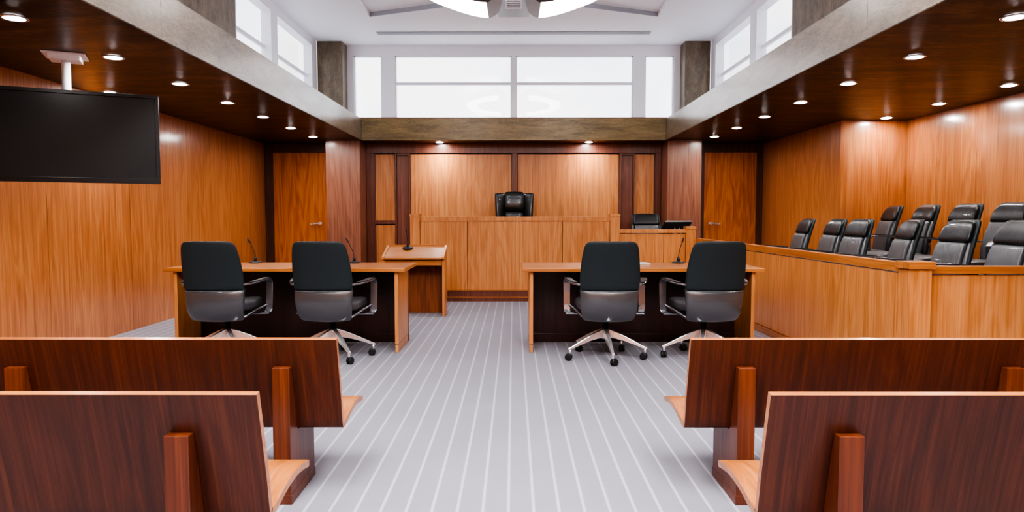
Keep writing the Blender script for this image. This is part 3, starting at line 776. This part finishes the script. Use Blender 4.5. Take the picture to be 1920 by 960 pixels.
# ------------------------------------------------------------------ public benches
def smoothpath(P, n=5):
    out = []
    for i in range(len(P)-1):
        p0, p1, p2, p3 = [Vector(P[max(0, min(len(P)-1, i+q))]) for q in (-1, 0, 1, 2)]
        for j in range(n):
            t = j/n
            out.append(.5*((2*p1) + (-p0+p2)*t + (2*p0-5*p1+4*p2-p3)*t*t + (-p0+3*p1-3*p2+p3)*t**3))
    out.append(Vector(P[-1])); return out
def bench(s, yoff, label):
    b = thing('public_bench', label, 'bench', (s*.731, 2.787+yoff, 0))
    XE = 2.9
    th = .023
    K = .978
    # outer line of the plywood (y, z), from the top of the back round under the seat to its front edge
    back = [(0, .682), (.040, .52), (.066, .41), (.082, .325), (.090, .292)]
    bend = [(.098, .277), (.118, .272)]
    seat = [(.17, .280), (.23, .294), (.30, .304), (.37, .306), (.43, .300), (.487, .289)]
    line = smoothpath([(p[0]*K, 1.2-(1.2-p[1])*K) for p in back+bend+seat], 4)
    def offs(L, d):
        o = []
        for i, p in enumerate(L):
            t = (L[min(i+1, len(L)-1)]-L[max(i-1, 0)]).normalized(); o.append(p + Vector((-t.y, t.x))*d)
        return o
    inn = offs(line, th)   # left of travel = inside of the L
    nb = 4*5  # last index of the back part
    def part(name, i0, i1, mats):
        m = MB(); A = line[i0:i1+1]; I = inn[i0:i1+1]; n = len(A)
        cols = []
        for x in (0, s*XE):
            cols.append(([m.bm.verts.new((x, p.x, p.y)) for p in A], [m.bm.verts.new((x, p.x, p.y)) for p in I]))
        (a0, i0_), (a1, i1_) = cols
        for q in range(n-1):
            m.mi = 0; m._f([a0[q], a0[q+1], a1[q+1], a1[q]])
            m.mi = 1; m._f([i0_[q], i1_[q], i1_[q+1], i0_[q+1]])
            m.mi = 2; m._f([a0[q], i0_[q], i0_[q+1], a0[q+1]]); m._f([a1[q], a1[q+1], i1_[q+1], i1_[q]])
        m.mi = 2; m._f([a0[0], a1[0], i1_[0], i0_[0]]); m._f([a0[-1], i0_[-1], i1_[-1], a1[-1]])
        return m.build(name, mats, b, bevel=.0025)
    part('backrest', 0, nb, [M['walnut'], M['oak'], M['oak_x']])
    part('seat', nb, len(line)-1, [M['walnut'], M['oak_y'], M['oak_x']])
    for px in (.231, 1.337, 2.437):
        a, c = s*(px-.036), s*(px+.036)
        MB().prism([(-.007, 0), (-.007, .576), (.028, .576), (.045, .50), (.066, .405), (.083, .31), (.100, .288), (.20, .300), (.328, .312), (.328, 0)], min(a, c), max(a, c), 'X').build('support', M['walnut2'], b, bevel=.002)
        MB().box(min(a, c)-.003, max(a, c)+.003, -.009, .331, 0, .04).build('support_foot', M['walnut2'], b, bevel=.002)
    return b
M['walnut2'] = wood('support_walnut', C('45200f'), C('64311a'), C('7e4326'), rough=.4, coat=.2, fig=.5, streak=.5)
bench(-1, 0, 'left public bench of the farther row, left of the aisle')
bench(1, 0, 'right public bench of the farther row, right of the aisle')
bench(-1, -.873, 'left public bench of the nearest row, bottom left corner')
bench(1, -.873, 'right public bench of the nearest row, bottom right corner')

# ------------------------------------------------------------------ sky, camera, look
w = bpy.data.worlds.new('sky'); scene.world = w; w.use_nodes = True; nt = w.node_tree
for n in list(nt.nodes): nt.nodes.remove(n)
out = nt.nodes.new('ShaderNodeOutputWorld'); bg = nt.nodes.new('ShaderNodeBackground')
tc = nt.nodes.new('ShaderNodeTexCoord'); mp = nt.nodes.new('ShaderNodeMapping'); mp.inputs['Scale'].default_value = (2, 2, 7)
no = nt.nodes.new('ShaderNodeTexNoise'); no.inputs['Scale'].default_value = 1.6; no.inputs['Detail'].default_value = 5
cr = nt.nodes.new('ShaderNodeValToRGB'); e = cr.color_ramp.elements
e[0].position = .35; e[0].color = (.80, .84, .93, 1); e[1].position = .62; e[1].color = (1, .98, .97, 1)
nt.links.new(tc.outputs['Generated'], mp.inputs[0]); nt.links.new(mp.outputs[0], no.inputs['Vector'])
nt.links.new(no.outputs[0], cr.inputs[0]); nt.links.new(cr.outputs[0], bg.inputs[0]); bg.inputs[1].default_value = 2.0
nt.links.new(bg.outputs[0], out.inputs[0])

cd = bpy.data.cameras.new('camera'); cd.sensor_width = 36; cd.lens = 36*1280/1920; cd.clip_start = .05
co = bpy.data.objects.new('camera', cd); COL.objects.link(co); co.location = (0, 0, 1.2)
co.rotation_euler = (PI/2 - math.atan(74/1280), 0, math.atan(3/1280)); scene.camera = co

scene.view_settings.view_transform = 'AgX'
scene.view_settings.look = 'AgX - High Contrast'
scene.view_settings.exposure = 0.48
scene.cycles.use_denoising = True
scene.cycles.max_bounces = 8; scene.cycles.diffuse_bounces = 5; scene.cycles.glossy_bounces = 4
scene.cycles.transparent_max_bounces = 8
scene.cycles.sample_clamp_indirect = 6.0
scene.cycles.caustics_reflective = False; scene.cycles.caustics_refractive = False
